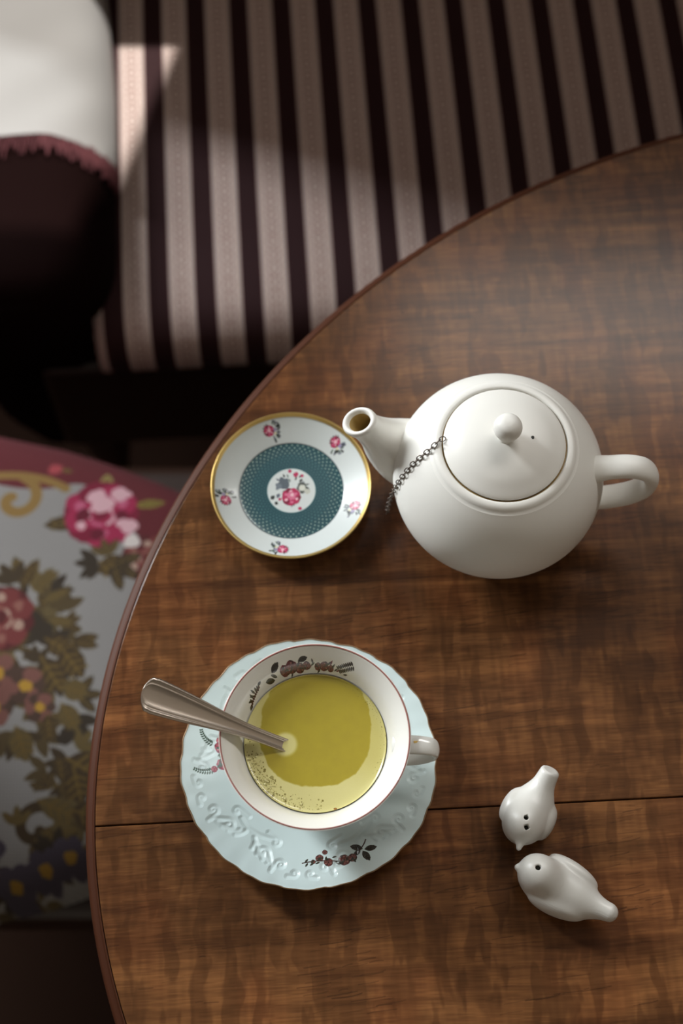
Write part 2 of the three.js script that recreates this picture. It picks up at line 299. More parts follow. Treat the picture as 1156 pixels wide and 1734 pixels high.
// ---------------------------------------------------------------- the striped settee
const SET = { x: 0, z: -1.0, turn: R(3.7) };
{
  const t = thing('settee', 'settee upholstered in maroon and cream striped brocade beyond the table', 'settee', [SET.x, 0, SET.z], SET.turn);
  const X0 = -0.235, X1 = 0.78, U = (x) => (x - 0.0069) / PITCH + 0.5;
  // seat: profile from the back over the crowned top and the rounded front edge
  const prof = [[-0.24, 0.376], [-0.24, 0.442], [-0.20, 0.448], [-0.1, 0.452], [0.0, 0.453], [0.1, 0.452], [0.2, 0.450], [0.252, 0.447], [0.277, 0.440], [0.292, 0.427], [0.299, 0.410], [0.299, 0.392], [0.294, 0.376]];
  const c = new THREE.CatmullRomCurve3(prof.map(([z, y]) => V(0, y, z)), false, 'centripetal').getPoints(90), pos = [], uv = [], idx = [], nx = 60; let L = 0;
  c.forEach((p, i) => { if (i) L += p.distanceTo(c[i - 1]); for (let j = 0; j <= nx; j++) { const x = lerp(X0, X1, j / nx); pos.push(x, p.y, p.z); uv.push(U(x), L / (PITCH * 2)); } });
  for (let i = 0; i < c.length - 1; i++) for (let j = 0; j < nx; j++) { const a = i * (nx + 1) + j, b = a + 1, d = a + nx + 1; idx.push(a, d, b, b, d, d + 1); }
  const end = (j) => { const k = pos.length / 3; pos.push(j ? X1 : X0, 0.36, 0.03); uv.push(0, 0); for (let i = 0; i < c.length - 1; i++) { const a = i * (nx + 1) + (j ? nx : 0), b = a + nx + 1; j ? idx.push(k, a, b) : idx.push(k, b, a); } };
  const g = new THREE.BufferGeometry(); end(0); end(1);
  g.setAttribute('position', new THREE.Float32BufferAttribute(pos, 3)); g.setAttribute('uv', new THREE.Float32BufferAttribute(uv, 2)); g.setIndex(idx); g.computeVertexNormals();
  part('seat', g, M.stripe, t);
  part('front_shade_rail', new RoundedBoxGeometry(1.16, 0.155, 0.53, 3, 0.012).translate(0.285, 0.2955, 0.026), M.darkWood, t);  // wood rail raised over the striped front, its dark tone painting shade
  // back with a top that dips at the left end and climbs to the right
  const top = (x) => 0.80 + 0.085 * sstep(-0.085, -0.175, x) + 0.38 * sstep(-0.06, 0.2, x);
  const sh = new THREE.Shape(); sh.moveTo(-0.36, 0.30); for (let i = 0; i <= 60; i++) { const x = lerp(-0.36, 0.92, i / 60); sh.lineTo(x, top(x)); } sh.lineTo(0.92, 0.30);
  const bg = new THREE.ExtrudeGeometry(sh, { depth: 0.05, bevelEnabled: true, bevelThickness: 0.018, bevelSize: 0.018, bevelOffset: -0.018, bevelSegments: 5 });
  { const p = bg.attributes.position, u = bg.attributes.uv; for (let i = 0; i < p.count; i++) u.setXY(i, U(p.getX(i)), p.getY(i) / (PITCH * 2)); }
  part('backrest', bg.translate(0, 0, -0.292), M.stripe, t);
  for (const s of [-1, 1]) part('arm', armGeometry(s < 0 ? -0.292 : 0.855, 0, -0.25, 0.285), M.velvet, t, 'rounded dark maroon arm');
  for (const [x, z] of [[-0.26, 0.25], [0.82, 0.25], [-0.26, -0.2], [0.82, -0.2]]) part('leg', turned([[0, 0], [0.016, 0], [0.02, 0.03], [0.014, 0.08], [0.028, 0.18], [0.03, 0.22], [0, 0.22]], 20, 30).translate(x, 0, z), M.darkWood, t);
}
// a padded arm: rounded section swept from back to front; grow thickens it for the pale sunlit shell over it
function armSection(cx, z, grow, half, top, n = 40) {
  const r = [], w = half + grow;
  for (let i = 0; i < n; i++) { const a = (i / n) * 2 * Math.PI, ca = Math.cos(a), sa = Math.sin(a), e = 0.62, x = Math.sign(ca) * Math.abs(ca) ** e * w, y = Math.sign(sa) * Math.abs(sa) ** e; r.push(V(cx + x, y > 0 ? top - 0.075 + y * (0.075 + grow) : top - 0.075 + y * (top - 0.075 - 0.22), z)); }
  return r;
}
function armGeometry(cx, grow, z0, z1) {
  const rings = [];
  for (let i = 0; i <= 48; i++) { const k = i / 48, z = lerp(z0, z1, k), d = Math.max(0, (z - (z1 - 0.06)) / 0.06), sh = Math.sqrt(Math.max(0.0, 1 - d * d)); rings.push(armSection(cx - 0.02 * sstep(0.1, -0.25, z), z, grow, Math.max(0.012, 0.079 * (0.45 + 0.55 * sh)), 0.508 - 0.03 * (1 - sh))); }
  return loft(rings, { capA: true, capB: true });
}
{
  // added pale shell that paints sunlight on the back of the left arm
  const t = thing('sunlit_arm_shell', 'added pale cover painting the sunlit back part of the left settee arm', 'cloth', [SET.x, 0, SET.z], SET.turn);
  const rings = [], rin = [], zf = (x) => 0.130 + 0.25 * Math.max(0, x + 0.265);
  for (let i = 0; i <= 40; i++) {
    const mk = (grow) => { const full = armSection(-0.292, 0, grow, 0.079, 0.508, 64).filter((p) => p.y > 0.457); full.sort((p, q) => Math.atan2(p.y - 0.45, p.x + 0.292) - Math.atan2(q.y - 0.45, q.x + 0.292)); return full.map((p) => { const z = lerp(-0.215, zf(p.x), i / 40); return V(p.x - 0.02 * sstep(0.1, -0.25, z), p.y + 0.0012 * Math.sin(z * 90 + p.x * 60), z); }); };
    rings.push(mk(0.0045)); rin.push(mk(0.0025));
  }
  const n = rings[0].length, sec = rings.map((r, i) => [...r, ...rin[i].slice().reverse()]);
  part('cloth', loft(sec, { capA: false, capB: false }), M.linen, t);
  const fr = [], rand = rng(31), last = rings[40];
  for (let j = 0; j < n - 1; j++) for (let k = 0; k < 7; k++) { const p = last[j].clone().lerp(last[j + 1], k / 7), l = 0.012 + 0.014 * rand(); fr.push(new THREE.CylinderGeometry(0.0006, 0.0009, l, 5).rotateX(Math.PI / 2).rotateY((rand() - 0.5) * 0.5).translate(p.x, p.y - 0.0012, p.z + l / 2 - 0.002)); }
  const f = part('sun_edge_threads', mergeGeometries(fr), std({ color: rgb(0.11, 0.03, 0.035), roughness: 1 }), t, 'pinkish threads imitating the edge of the sunlight'); f.userData.kind = 'stuff';  // threads added along the painted border of sun and shade
}

// ---------------------------------------------------------------- the flowered chair
{
  const t = thing('floral_chair', 'chair with a white rose-patterned tapestry seat bordered in red, under the table edge', 'chair', [-0.29, 0, -0.395]);
  const FX0 = -0.30, FX1 = 0.29, FZ0 = -0.215, FZ1 = 0.215, PPM = 1750, W = Math.round((FX1 - FX0) * PPM), H = Math.round((FZ1 - FZ0) * PPM);
  const X = (wx) => (wx + 0.29 - FX0) * PPM, Z = (wz) => (wz + 0.395 - FZ0) * PPM;    // room metres to print
  const print = canvasTexture(W, H, (g, w, h) => {
    const r = rng(21), red = 'rgb(88,24,31)', white = 'rgb(134,131,129)', olive = 'rgb(96,76,34)', dark = 'rgb(60,46,26)', pale = 'rgb(150,140,84)', ochre = 'rgb(128,100,52)';
    g.fillStyle = white; g.fillRect(0, 0, w, h);
    g.fillStyle = red; g.beginPath(); g.moveTo(0, 0); g.lineTo(w, 0); g.lineTo(w, h * 0.6); g.lineTo(X(-0.150), Z(-0.475)); g.lineTo(X(-0.172), Z(-0.500)); g.quadraticCurveTo(X(-0.20), Z(-0.545), X(-0.225), Z(-0.532)); g.quadraticCurveTo(X(-0.25), Z(-0.525), X(-0.285), Z(-0.535)); g.lineTo(0, Z(-0.535)); g.fill();
    g.strokeStyle = ochre; g.lineWidth = 13; g.lineCap = 'round';
    g.beginPath(); g.moveTo(X(-0.30), Z(-0.538)); g.quadraticCurveTo(X(-0.25), Z(-0.548), X(-0.222), Z(-0.53)); g.stroke();
    const scroll = (wx, wz, s, a0, dir, c) => { g.strokeStyle = c; g.lineWidth = 14 * s; g.beginPath(); for (let i = 0; i <= 40; i++) { const a = a0 + dir * i * 0.13, q = (34 - i * 0.72) * s; i ? g.lineTo(X(wx) + q * Math.cos(a), Z(wz) + q * Math.sin(a)) : g.moveTo(X(wx) + q * Math.cos(a), Z(wz) + q * Math.sin(a)); } g.stroke(); };
    scroll(-0.262, -0.519, 1.1, -1.3, 1, ochre); scroll(-0.225, -0.254, 1.0, -0.6, -1, dark);
    const P = ['rgb(112,16,44)', 'rgb(146,32,68)', 'rgb(176,86,114)', 'rgb(200,158,166)'], Q = ['rgb(78,28,28)', 'rgb(106,46,44)', 'rgb(132,86,76)', 'rgb(160,132,118)'];
    leaf(g, X(-0.166), Z(-0.515), 44, 12, -0.25, 'rgb(122,110,48)', olive); leaf(g, X(-0.205), Z(-0.500), 56, 17, 3.0, dark, olive); leaf(g, X(-0.19), Z(-0.53), 30, 13, -1.6, pale, olive); blob(g, X(-0.232), Z(-0.549), 10, 'rgb(150,60,66)', r); leaf(g, X(-0.228), Z(-0.549), 18, 6, 0.2, olive);
    rose(g, X(-0.192), Z(-0.507), 52, P, r);
    for (const [dx, dz, s] of [[26, -34, 13], [2, -16, 14], [42, 20, 11], [-14, -26, 10]]) blob(g, X(-0.192) + dx, Z(-0.507) + dz, s, P[3], r, 0.4, 8);
    for (const [dx, dz, s] of [[-24, 4, 10], [30, 0, 9], [-2, 34, 12]]) blob(g, X(-0.192) + dx, Z(-0.507) + dz, s, 'rgb(92,12,34)', r, 0.4, 8);
    rose(g, X(-0.152), Z(-0.468), 36, Q, r); leaf(g, X(-0.168), Z(-0.466), 46, 24, 2.75, dark, olive); blob(g, X(-0.166), Z(-0.483), 12, 'rgb(200,190,186)', r);
    const spray = (wx, wz, rad, n, seed) => { const q = rng(seed); for (let i = 0; i < n; i++) { const a = q() * 6.283, d = rad * Math.sqrt(q()), x = X(wx) + Math.cos(a) * d, y = Z(wz) + Math.sin(a) * d, l = 16 + q() * 26, col = ['rgb(58,45,27)', 'rgb(74,60,34)', 'rgb(88,74,44)', 'rgb(48,38,26)'][Math.floor(q() * 4)]; for (let k = -1; k <= 1; k++) leaf(g, x, y, l, l * 0.30, a + k * 0.75 + (q() - 0.5) * 0.4, col, i % 2 ? olive : null); } };
    spray(-0.247, -0.432, 38, 11, 1); spray(-0.226, -0.405, 36, 11, 2); spray(-0.232, -0.375, 44, 14, 3); spray(-0.215, -0.352, 34, 9, 4); spray(-0.252, -0.335, 50, 15, 5); spray(-0.203, -0.302, 34, 11, 6); spray(-0.214, -0.272, 36, 10, 7); spray(-0.235, -0.232, 60, 18, 8); spray(-0.20, -0.225, 40, 12, 9); spray(-0.181, -0.463, 18, 5, 10);
    // the large bouquet
    for (const [x, z, l, wd, a] of [[-0.25, -0.44, 46, 12, -1.2], [-0.24, -0.44, 44, 11, -0.7], [-0.232, -0.43, 40, 11, -0.5], [-0.228, -0.415, 38, 12, 0.1], [-0.228, -0.40, 46, 22, 0.5], [-0.215, -0.392, 52, 26, 0.9], [-0.23, -0.385, 60, 26, 1.0], [-0.25, -0.385, 50, 22, 1.8]]) leaf(g, X(x), Z(z), l, wd, a, r() > 0.5 ? dark : 'rgb(84,70,40)', olive);
    rose(g, X(-0.264), Z(-0.417), 46, Q, r);
    for (const [x, z, s] of [[-0.262, -0.372, 26], [-0.24, -0.362, 26], [-0.262, -0.345, 24], [-0.228, -0.345, 20]]) { for (let i = 0; i < 6; i++) blob(g, X(x) + Math.cos(i * 1.05) * s * 0.62, Z(z) + Math.sin(i * 1.05) * s * 0.62, s * 0.46, i % 2 ? 'rgb(112,72,64)' : 'rgb(70,50,40)', r, 0.2, 8); blob(g, X(x), Z(z), s * 0.34, 'rgb(166,128,44)', r); }
    for (const [x, z, l, wd, a] of [[-0.213, -0.362, 40, 22, 0.3], [-0.212, -0.348, 44, 20, 1.0], [-0.245, -0.33, 50, 24, 1.2], [-0.26, -0.325, 44, 20, 1.9], [-0.222, -0.34, 40, 15, 1.4], [-0.205, -0.306, 56, 34, 0.5], [-0.2, -0.30, 50, 26, 1.3], [-0.225, -0.275, 62, 22, 0.4], [-0.2, -0.268, 50, 26, 0.2]]) leaf(g, X(x), Z(z), l, wd, a, r() > 0.4 ? dark : 'rgb(84,70,40)', olive);
    for (const [x, z] of [[-0.218, -0.226], [-0.24, -0.215], [-0.2, -0.235], [-0.262, -0.24]]) { for (let i = 0; i < 6; i++) blob(g, X(x) + Math.cos(i) * 16, Z(z) + Math.sin(i) * 16, 11, 'rgb(66,58,70)', r, 0.2, 8); blob(g, X(x), Z(z), 8, 'rgb(140,108,40)', r); }
    for (let i = 0; i < 90; i++) { const wx = -0.58 + r() * 0.30, wz = -0.52 + r() * 0.32; if (wx > -0.29) continue; r() > 0.4 ? leaf(g, X(wx), Z(wz), 40, 18, r() * 6, dark, olive) : blob(g, X(wx), Z(wz), 16 + r() * 16, Q[Math.floor(r() * 3)], r, 0.2, 10); }
    g.globalAlpha = 0.10; g.fillStyle = '#000'; for (let y = 0; y < h; y += 4) g.fillRect(0, y, w, 1.4); for (let x = 0; x < w; x += 4) g.fillRect(x, 0, 1.2, h);
  });
  const wv = weave.clone(); wv.repeat.set(18, 13);
  const cloth = phys({ map: print, bumpMap: wv, bumpScale: 0.0003, roughness: 0.95 });
  // seat: a crowned rounded rectangle, wider at its front (towards the table)
  const rings = [], NS = 120, shape = (k) => { const r = []; for (let i = 0; i < NS; i++) { const a = (i / NS) * 2 * Math.PI, e = 0.5, ca = Math.cos(a), sa = Math.sin(a); r.push([Math.sign(ca) * Math.abs(ca) ** e * 0.28 * k, Math.sign(sa) * Math.abs(sa) ** e * 0.203 * k * (1 - 0.49 * Math.max(0, Math.sign(ca) * Math.abs(ca) ** e) ** 1.3)]); } return r; };
  for (const [k, y] of [[0.97, 0.39], [1.0, 0.40], [1.0, 0.420], [0.988, 0.437], [0.955, 0.455], [0.90, 0.468], [0.8, 0.477], [0.6, 0.483], [0.4, 0.485], [0.2, 0.486], [0.02, 0.486]]) rings.push(shape(k).map(([x, z]) => V(x, y, z)).reverse());
  part('seat', planarUV(loft(rings, { capA: true, capB: true }), FX0, FX1, FZ0, FZ1), cloth, t);
  part('seat_frame', new RoundedBoxGeometry(0.53, 0.06, 0.39, 3, 0.015).translate(0, 0.372, 0), M.darkWood, t);
  for (const [x, z] of [[-0.24, -0.17], [-0.24, 0.17], [0.235, -0.165], [0.235, 0.165]]) part('leg', turned([[0, 0], [0.012, 0], [0.015, 0.1], [0.02, 0.3], [0.022, 0.36], [0, 0.36]], 16, 20).translate(x, 0, z), M.darkWood, t);
  for (const s of [-1, 1]) part('back_post', strap([V(-0.255, 0.36, s * 0.17), V(-0.268, 0.48, s * 0.172), V(-0.275, 0.56, s * 0.175)], V(0, 0, 1), () => [0.016, 0.014], 20, 12), M.darkWood, t);
  part('backrest', new RoundedBoxGeometry(0.05, 0.56, 0.42, 4, 0.02).rotateZ(0.10).translate(-0.298, 0.80, 0.0), std({ color: rgb(0.10, 0.02, 0.025), roughness: 0.95 }), t);
}

// ---------------------------------------------------------------- the teapot, its lid and the chain
const POT = V(0.0912, 0.75, -0.3908), PA = 0.0612, PB = 0.0535, PC = 0.0545;
{
  const t = thing('teapot', 'round white ceramic teapot with a short curved spout and a loop handle', 'teapot', [POT.x, POT.y, POT.z]);
  const p = [[0, 0.004], [0.030, 0.004], [0.033, 0.0005], [0.037, 0.0], [0.0395, 0.0015]];
  for (let a = -52; a <= 46; a += 3.5) p.push([PA * Math.cos(R(a)), PC + PB * Math.sin(R(a))]);
  p.push([0.0424, 0.0932], [0.0412, 0.0936], [0.0404, 0.0946], [0.0396, 0.0958], [0.0382, 0.0965], [0.0366, 0.0968], [0.0356, 0.0965], [0.0351, 0.0955], [0.0346, 0.093], [0.031, 0.0925], [0.030, 0.088]);
  for (let a = 40; a >= -50; a -= 6) p.push([(PA - 0.004) * Math.cos(R(a)), PC + (PB - 0.004) * Math.sin(R(a))]);
  p.push([0, 0.012]);
  part('body', turned(p, 128), M.pot, t);
  part('stained_seam', turned([[0.0352, 0.0948], [0.0349, 0.0954], [0.0341, 0.0951], [0.0338, 0.0945], [0.0352, 0.0948]], 96), M.potStain, t, 'tea-stained seam round the lid');
  // spout: along its own direction, outer skin to the lip and back inside
  const dir = V(-0.976, 0, -0.216).normalize(), side = V(0, 1, 0).cross(dir).normalize(), at = (s, y) => dir.clone().multiplyScalar(s).add(V(0, y, 0));
  const OFF = side.z < 0 ? 1 : -1, path = new THREE.CatmullRomCurve3([at(0.036, 0.042).addScaledVector(side, OFF * 0.009), at(0.053, 0.046).addScaledVector(side, OFF * 0.008), at(0.065, 0.057).addScaledVector(side, OFF * 0.006), at(0.0735, 0.072).addScaledVector(side, OFF * 0.003), at(0.083, 0.0885)]);
  const rings = [], rad = (k) => [lerp(0.0235, 0.0088, sstep(0.05, 0.95, k)) , lerp(0.026, 0.0086, sstep(0, 0.9, k))];
  const ring = (k, f, lift = 0) => { const c = path.getPointAt(k), T = path.getTangentAt(k), U = new THREE.Vector3().crossVectors(T, side).normalize(); if (k > 0.8) { T.lerp(V(dir.x * 0.35, 1, dir.z * 0.35).normalize(), (k - 0.8) * 3.5).normalize(); U.crossVectors(T, side).normalize(); } const [ra, rb] = rad(k), r = []; for (let j = 0; j < 40; j++) { const a = (j / 40) * 2 * Math.PI; r.push(c.clone().addScaledVector(side, Math.cos(a) * ra * f).addScaledVector(U, Math.sin(a) * rb * f * (1 + 0.12 * sstep(0.85, 1, k))).addScaledVector(T, lift)); } return r; };
  for (let i = 0; i <= 36; i++) rings.push(ring(i / 36, i > 32 ? 1 + 0.02 * (i - 32) : 1));
  rings.push(ring(1, 1.02, 0.0012), ring(1, 0.9, 0.0018), ring(1, 0.76, 0.0010), ring(1, 0.68, -0.001));
  const skin = loft(rings.map((r) => r.slice().reverse()));
  part('spout', skin, M.pot, t);
  const inner = []; for (let i = 36; i >= 14; i--) inner.push(ring(i / 36, 0.68, i === 36 ? -0.001 : 0));
  part('spout_bore', loft(inner, { capB: true }), phys({ color: rgb(0.46, 0.33, 0.13), roughness: 0.5 }), t, 'tea-stained inside of the spout');
  const hx = (s, y) => V(s, y, 0.006 + 0.02 * (s - 0.055));
  part('handle', strap([hx(0.050, 0.075), hx(0.060, 0.0785), hx(0.072, 0.0805), hx(0.0815, 0.077), hx(0.0868, 0.067), hx(0.0852, 0.054), hx(0.078, 0.0445), hx(0.067, 0.0385), hx(0.054, 0.035)], V(0, 0, 1), (k) => [0.0073 + 0.0012 * sstep(0.15, 0, k), 0.0046 + 0.002 * (sstep(0.15, 0, k) + sstep(0.88, 1, k))], 80, 28), M.pot, t);
  const lid = turned([[0, -0.004], [0.029, -0.004], [0.0305, -0.001], [0.0336, 0.0], [0.0343, 0.0011], [0.0338, 0.0024], [0.030, 0.0047], [0.024, 0.0078], [0.016, 0.0104], [0.008, 0.0118], [0, 0.0122]], 112, 90).translate(0, 0.0952, 0);
  const ld = part('lid', lid, M.pot, t, 'shallow domed lid');
  part('knob', turned([[0, 0.0111], [0.0052, 0.0111], [0.0046, 0.0131], [0.0047, 0.0148], [0.0066, 0.0175], [0.0079, 0.0212], [0.0076, 0.0246], [0.0058, 0.0277], [0.0030, 0.0292], [0, 0.0296]], 48, 60).translate(0, 0.0952, 0), M.pot, ld, 'ball knob');
  part('steam_hole_shade', new THREE.CylinderGeometry(0.0009, 0.0009, 0.0030, 16).translate(0.0148, 0.0952 + 0.0095, 0.0004), M.hole, ld);  // solid dark plug, its colour stands for the shade in the vent
}
{
  const t = thing('chain', 'fine dark metal chain of an infuser running from the teapot lid over its side', 'chain', [POT.x, POT.y, POT.z]);
  const raw = CHAIN_POINTS();
  const c = new THREE.CatmullRomCurve3(raw), n = 30, step = 1 / n;
  const link = (() => { const s = new THREE.CurvePath(), pts = []; for (let i = 0; i < 28; i++) { const a = (i / 28) * 2 * Math.PI; pts.push(V(Math.cos(a) * 0.0020, 0, Math.sin(a) * 0.0013)); } return new THREE.TubeGeometry(new THREE.CatmullRomCurve3(pts, true), 28, 0.00032, 6, true); })();
  for (let i = 0; i < n; i++) {
    const m = part('link', link, M.chain, t), p = c.getPointAt((i + 0.5) * step), T = c.getTangentAt((i + 0.5) * step), N = p.clone().sub(V(0, PC, 0)).normalize(), B = new THREE.Vector3().crossVectors(N, T).normalize(); N.crossVectors(T, B);
    const q = B.clone().applyAxisAngle(T, (i % 2 ? 0.75 : -0.75)), w = new THREE.Vector3().crossVectors(T, q);
    m.position.copy(p); m.quaternion.setFromRotationMatrix(new THREE.Matrix4().makeBasis(T, w.negate(), q));
  }
}
function CHAIN_POINTS() {
  return [V(-0.0335, 0.0990, -0.0024), V(-0.0362, 0.0992, -0.0012), V(-0.04, 0.0968, 0.0016), V(-0.0441, 0.0932, 0.004), V(-0.0505, 0.0861, 0.0069), V(-0.0555, 0.0780, 0.0098), V(-0.0594, 0.0680, 0.0117), V(-0.0617, 0.0557, 0.0116), V(-0.0632, 0.045, 0.0122), V(-0.0638, 0.034, 0.0122), V(-0.064, 0.025, 0.0107)];
}

// ---------------------------------------------------------------- the small plate
{
  const t = thing('small_plate', 'small white plate with a gold rim and a dotted teal centre, under the teapot spout', 'plate', [-0.0309, 0.75, -0.4043]);
  const PR = 0.0486, N = 1400;
  const print = canvasTexture(N, N, (g) => {
    const r = rng(3), c = N / 2, px = (m) => (m / 0.0512) * c, P = ['rgb(120,18,52)', 'rgb(176,40,84)', 'rgb(206,110,140)', 'rgb(228,180,190)'], ink = 'rgb(40,46,44)';
    g.fillStyle = 'rgb(204,210,208)'; g.fillRect(0, 0, N, N);
    const R1 = px(0.0320), R0 = px(0.0149);
    g.fillStyle = 'rgb(34,44,44)'; g.beginPath(); g.arc(c, c, R1 + 5, 0, 7); g.fill();
    g.fillStyle = 'rgb(28,72,80)'; g.beginPath(); g.arc(c, c, R1, 0, 7); g.fill();
    for (let k = 0; k < 9; k++) { const q = lerp(R0 + 24, R1 - 14, k / 8), n = 56; for (let i = 0; i < n; i++) { const a = ((i + (k % 2) / 2) / n) * 2 * Math.PI, s = lerp(2.2, 5.8, k / 8); g.fillStyle = k > 4 ? 'rgb(176,196,180)' : 'rgb(110,158,156)'; g.beginPath(); g.arc(c + q * Math.cos(a), c + q * Math.sin(a), s, 0, 7); g.fill(); } }
    g.fillStyle = 'rgb(204,210,208)'; g.beginPath(); g.arc(c, c, R0, 0, 7); g.fill();
    g.strokeStyle = 'rgb(120,160,160)'; g.lineWidth = 4; g.stroke();
    const sprig = (x, y, s, a) => {
      g.save(); g.translate(x, y); g.rotate(a); g.scale(s * 2, s * 2);
      for (let i = 0; i < 15; i++) { const b = -1.5 + r() * 3, d = 22 + r() * 30; leaf(g, Math.cos(b) * d * 0.6, Math.sin(b) * d * 0.6, 16 + r() * 10, 5, b + (r() - 0.5), i % 3 ? ink : 'rgb(70,92,74)'); blob(g, Math.cos(b) * d, Math.sin(b) * d, 4, i % 2 ? ink : 'rgb(110,110,130)', r); }
      for (let i = 0; i < 6; i++) leaf(g, -14, 0, 30, 7, 2 + i * 0.45, i % 2 ? ink : 'rgb(120,40,60)');
      rose(g, -12, 2, 24, P, r); blob(g, -12, 0, 8, P[3], r); blob(g, 16, -6, 8, 'rgb(150,140,170)', r); blob(g, 18, 10, 6, 'rgb(210,205,170)', r);
      g.restore();
    };
    for (const [x, z, a] of [[-0.26, -0.80, 0.0], [0.577, -0.61, 1.0], [-0.83, 0.14, 4.6], [0.79, 0.28, 2.2], [-0.13, 0.845, 3.3]]) sprig(c + x * px(PR), c + z * px(PR), 0.92, a);
    // bouquet in the middle
    g.save(); g.translate(c, c); g.scale(1.6, 1.6); g.translate(-c, -c);
    for (let i = 0; i < 26; i++) { const b = r() * 6.3, d = 20 + r() * 74; leaf(g, c + Math.cos(b) * d, c - 6 + Math.sin(b) * d, 24, 7, b, ['rgb(52,58,56)', 'rgb(104,120,112)', 'rgb(90,96,110)'][i % 3]); }
    blob(g, c - 44, c - 40, 34, 'rgb(86,96,104)', r, 0.4); blob(g, c - 66, c - 22, 20, 'rgb(110,120,128)', r, 0.4); blob(g, c + 58, c - 14, 30, 'rgb(78,84,78)', r, 0.35); blob(g, c + 56, c - 16, 17, 'rgb(206,208,196)', r); blob(g, c + 84, c + 4, 16, 'rgb(190,192,180)', r);
    rose(g, c, c + 36, 50, P, r); blob(g, c + 2, c + 30, 22, P[2], r); blob(g, c + 4, c + 24, 10, P[3], r);
    for (const [x, y, s] of [[-10, -112, 10], [22, -92, 14], [56, -86, 9], [46, 104, 10], [-60, 50, 8]]) blob(g, c + x, c + y, s, P[1], r); blob(g, c - 98, c + 40, 12, ink, r); blob(g, c - 78, c + 74, 9, ink, r); g.restore();
  });
  const china = phys({ map: print, roughness: 0.35, clearcoat: 0.35, clearcoatRoughness: 0.12 });
  const g = turned([[0, 0.0035], [0.020, 0.0034], [0.0305, 0.0036], [0.0335, 0.0046], [0.040, 0.0076], [0.0462, 0.0110], [0.0482, 0.0124], [0.0486, 0.0130], [0.0483, 0.0133], [0.0478, 0.0128], [0.040, 0.0095]].slice(0, 9), 120, 70);
  part('dish', planarUV(g, -0.0512, 0.0512, -0.0512, 0.0512), china, t);
  part('underside', turned([[0.0486, 0.0131], [0.0482, 0.0112], [0.041, 0.0066], [0.033, 0.0024], [0.0312, 0.0004], [0.0295, 0.0], [0.028, 0.0012], [0, 0.0014]], 96), phys({ color: rgb(0.74, 0.76, 0.74), roughness: 0.2 }), t);
  part('gold_rim', turned([[0.0468, 0.01170], [0.0474, 0.01228], [0.0481, 0.01300], [0.0485, 0.01355], [0.0490, 0.01340], [0.0491, 0.0128], [0.0487, 0.0120]], 140), M.gold, t, 'gold band round the rim');
}

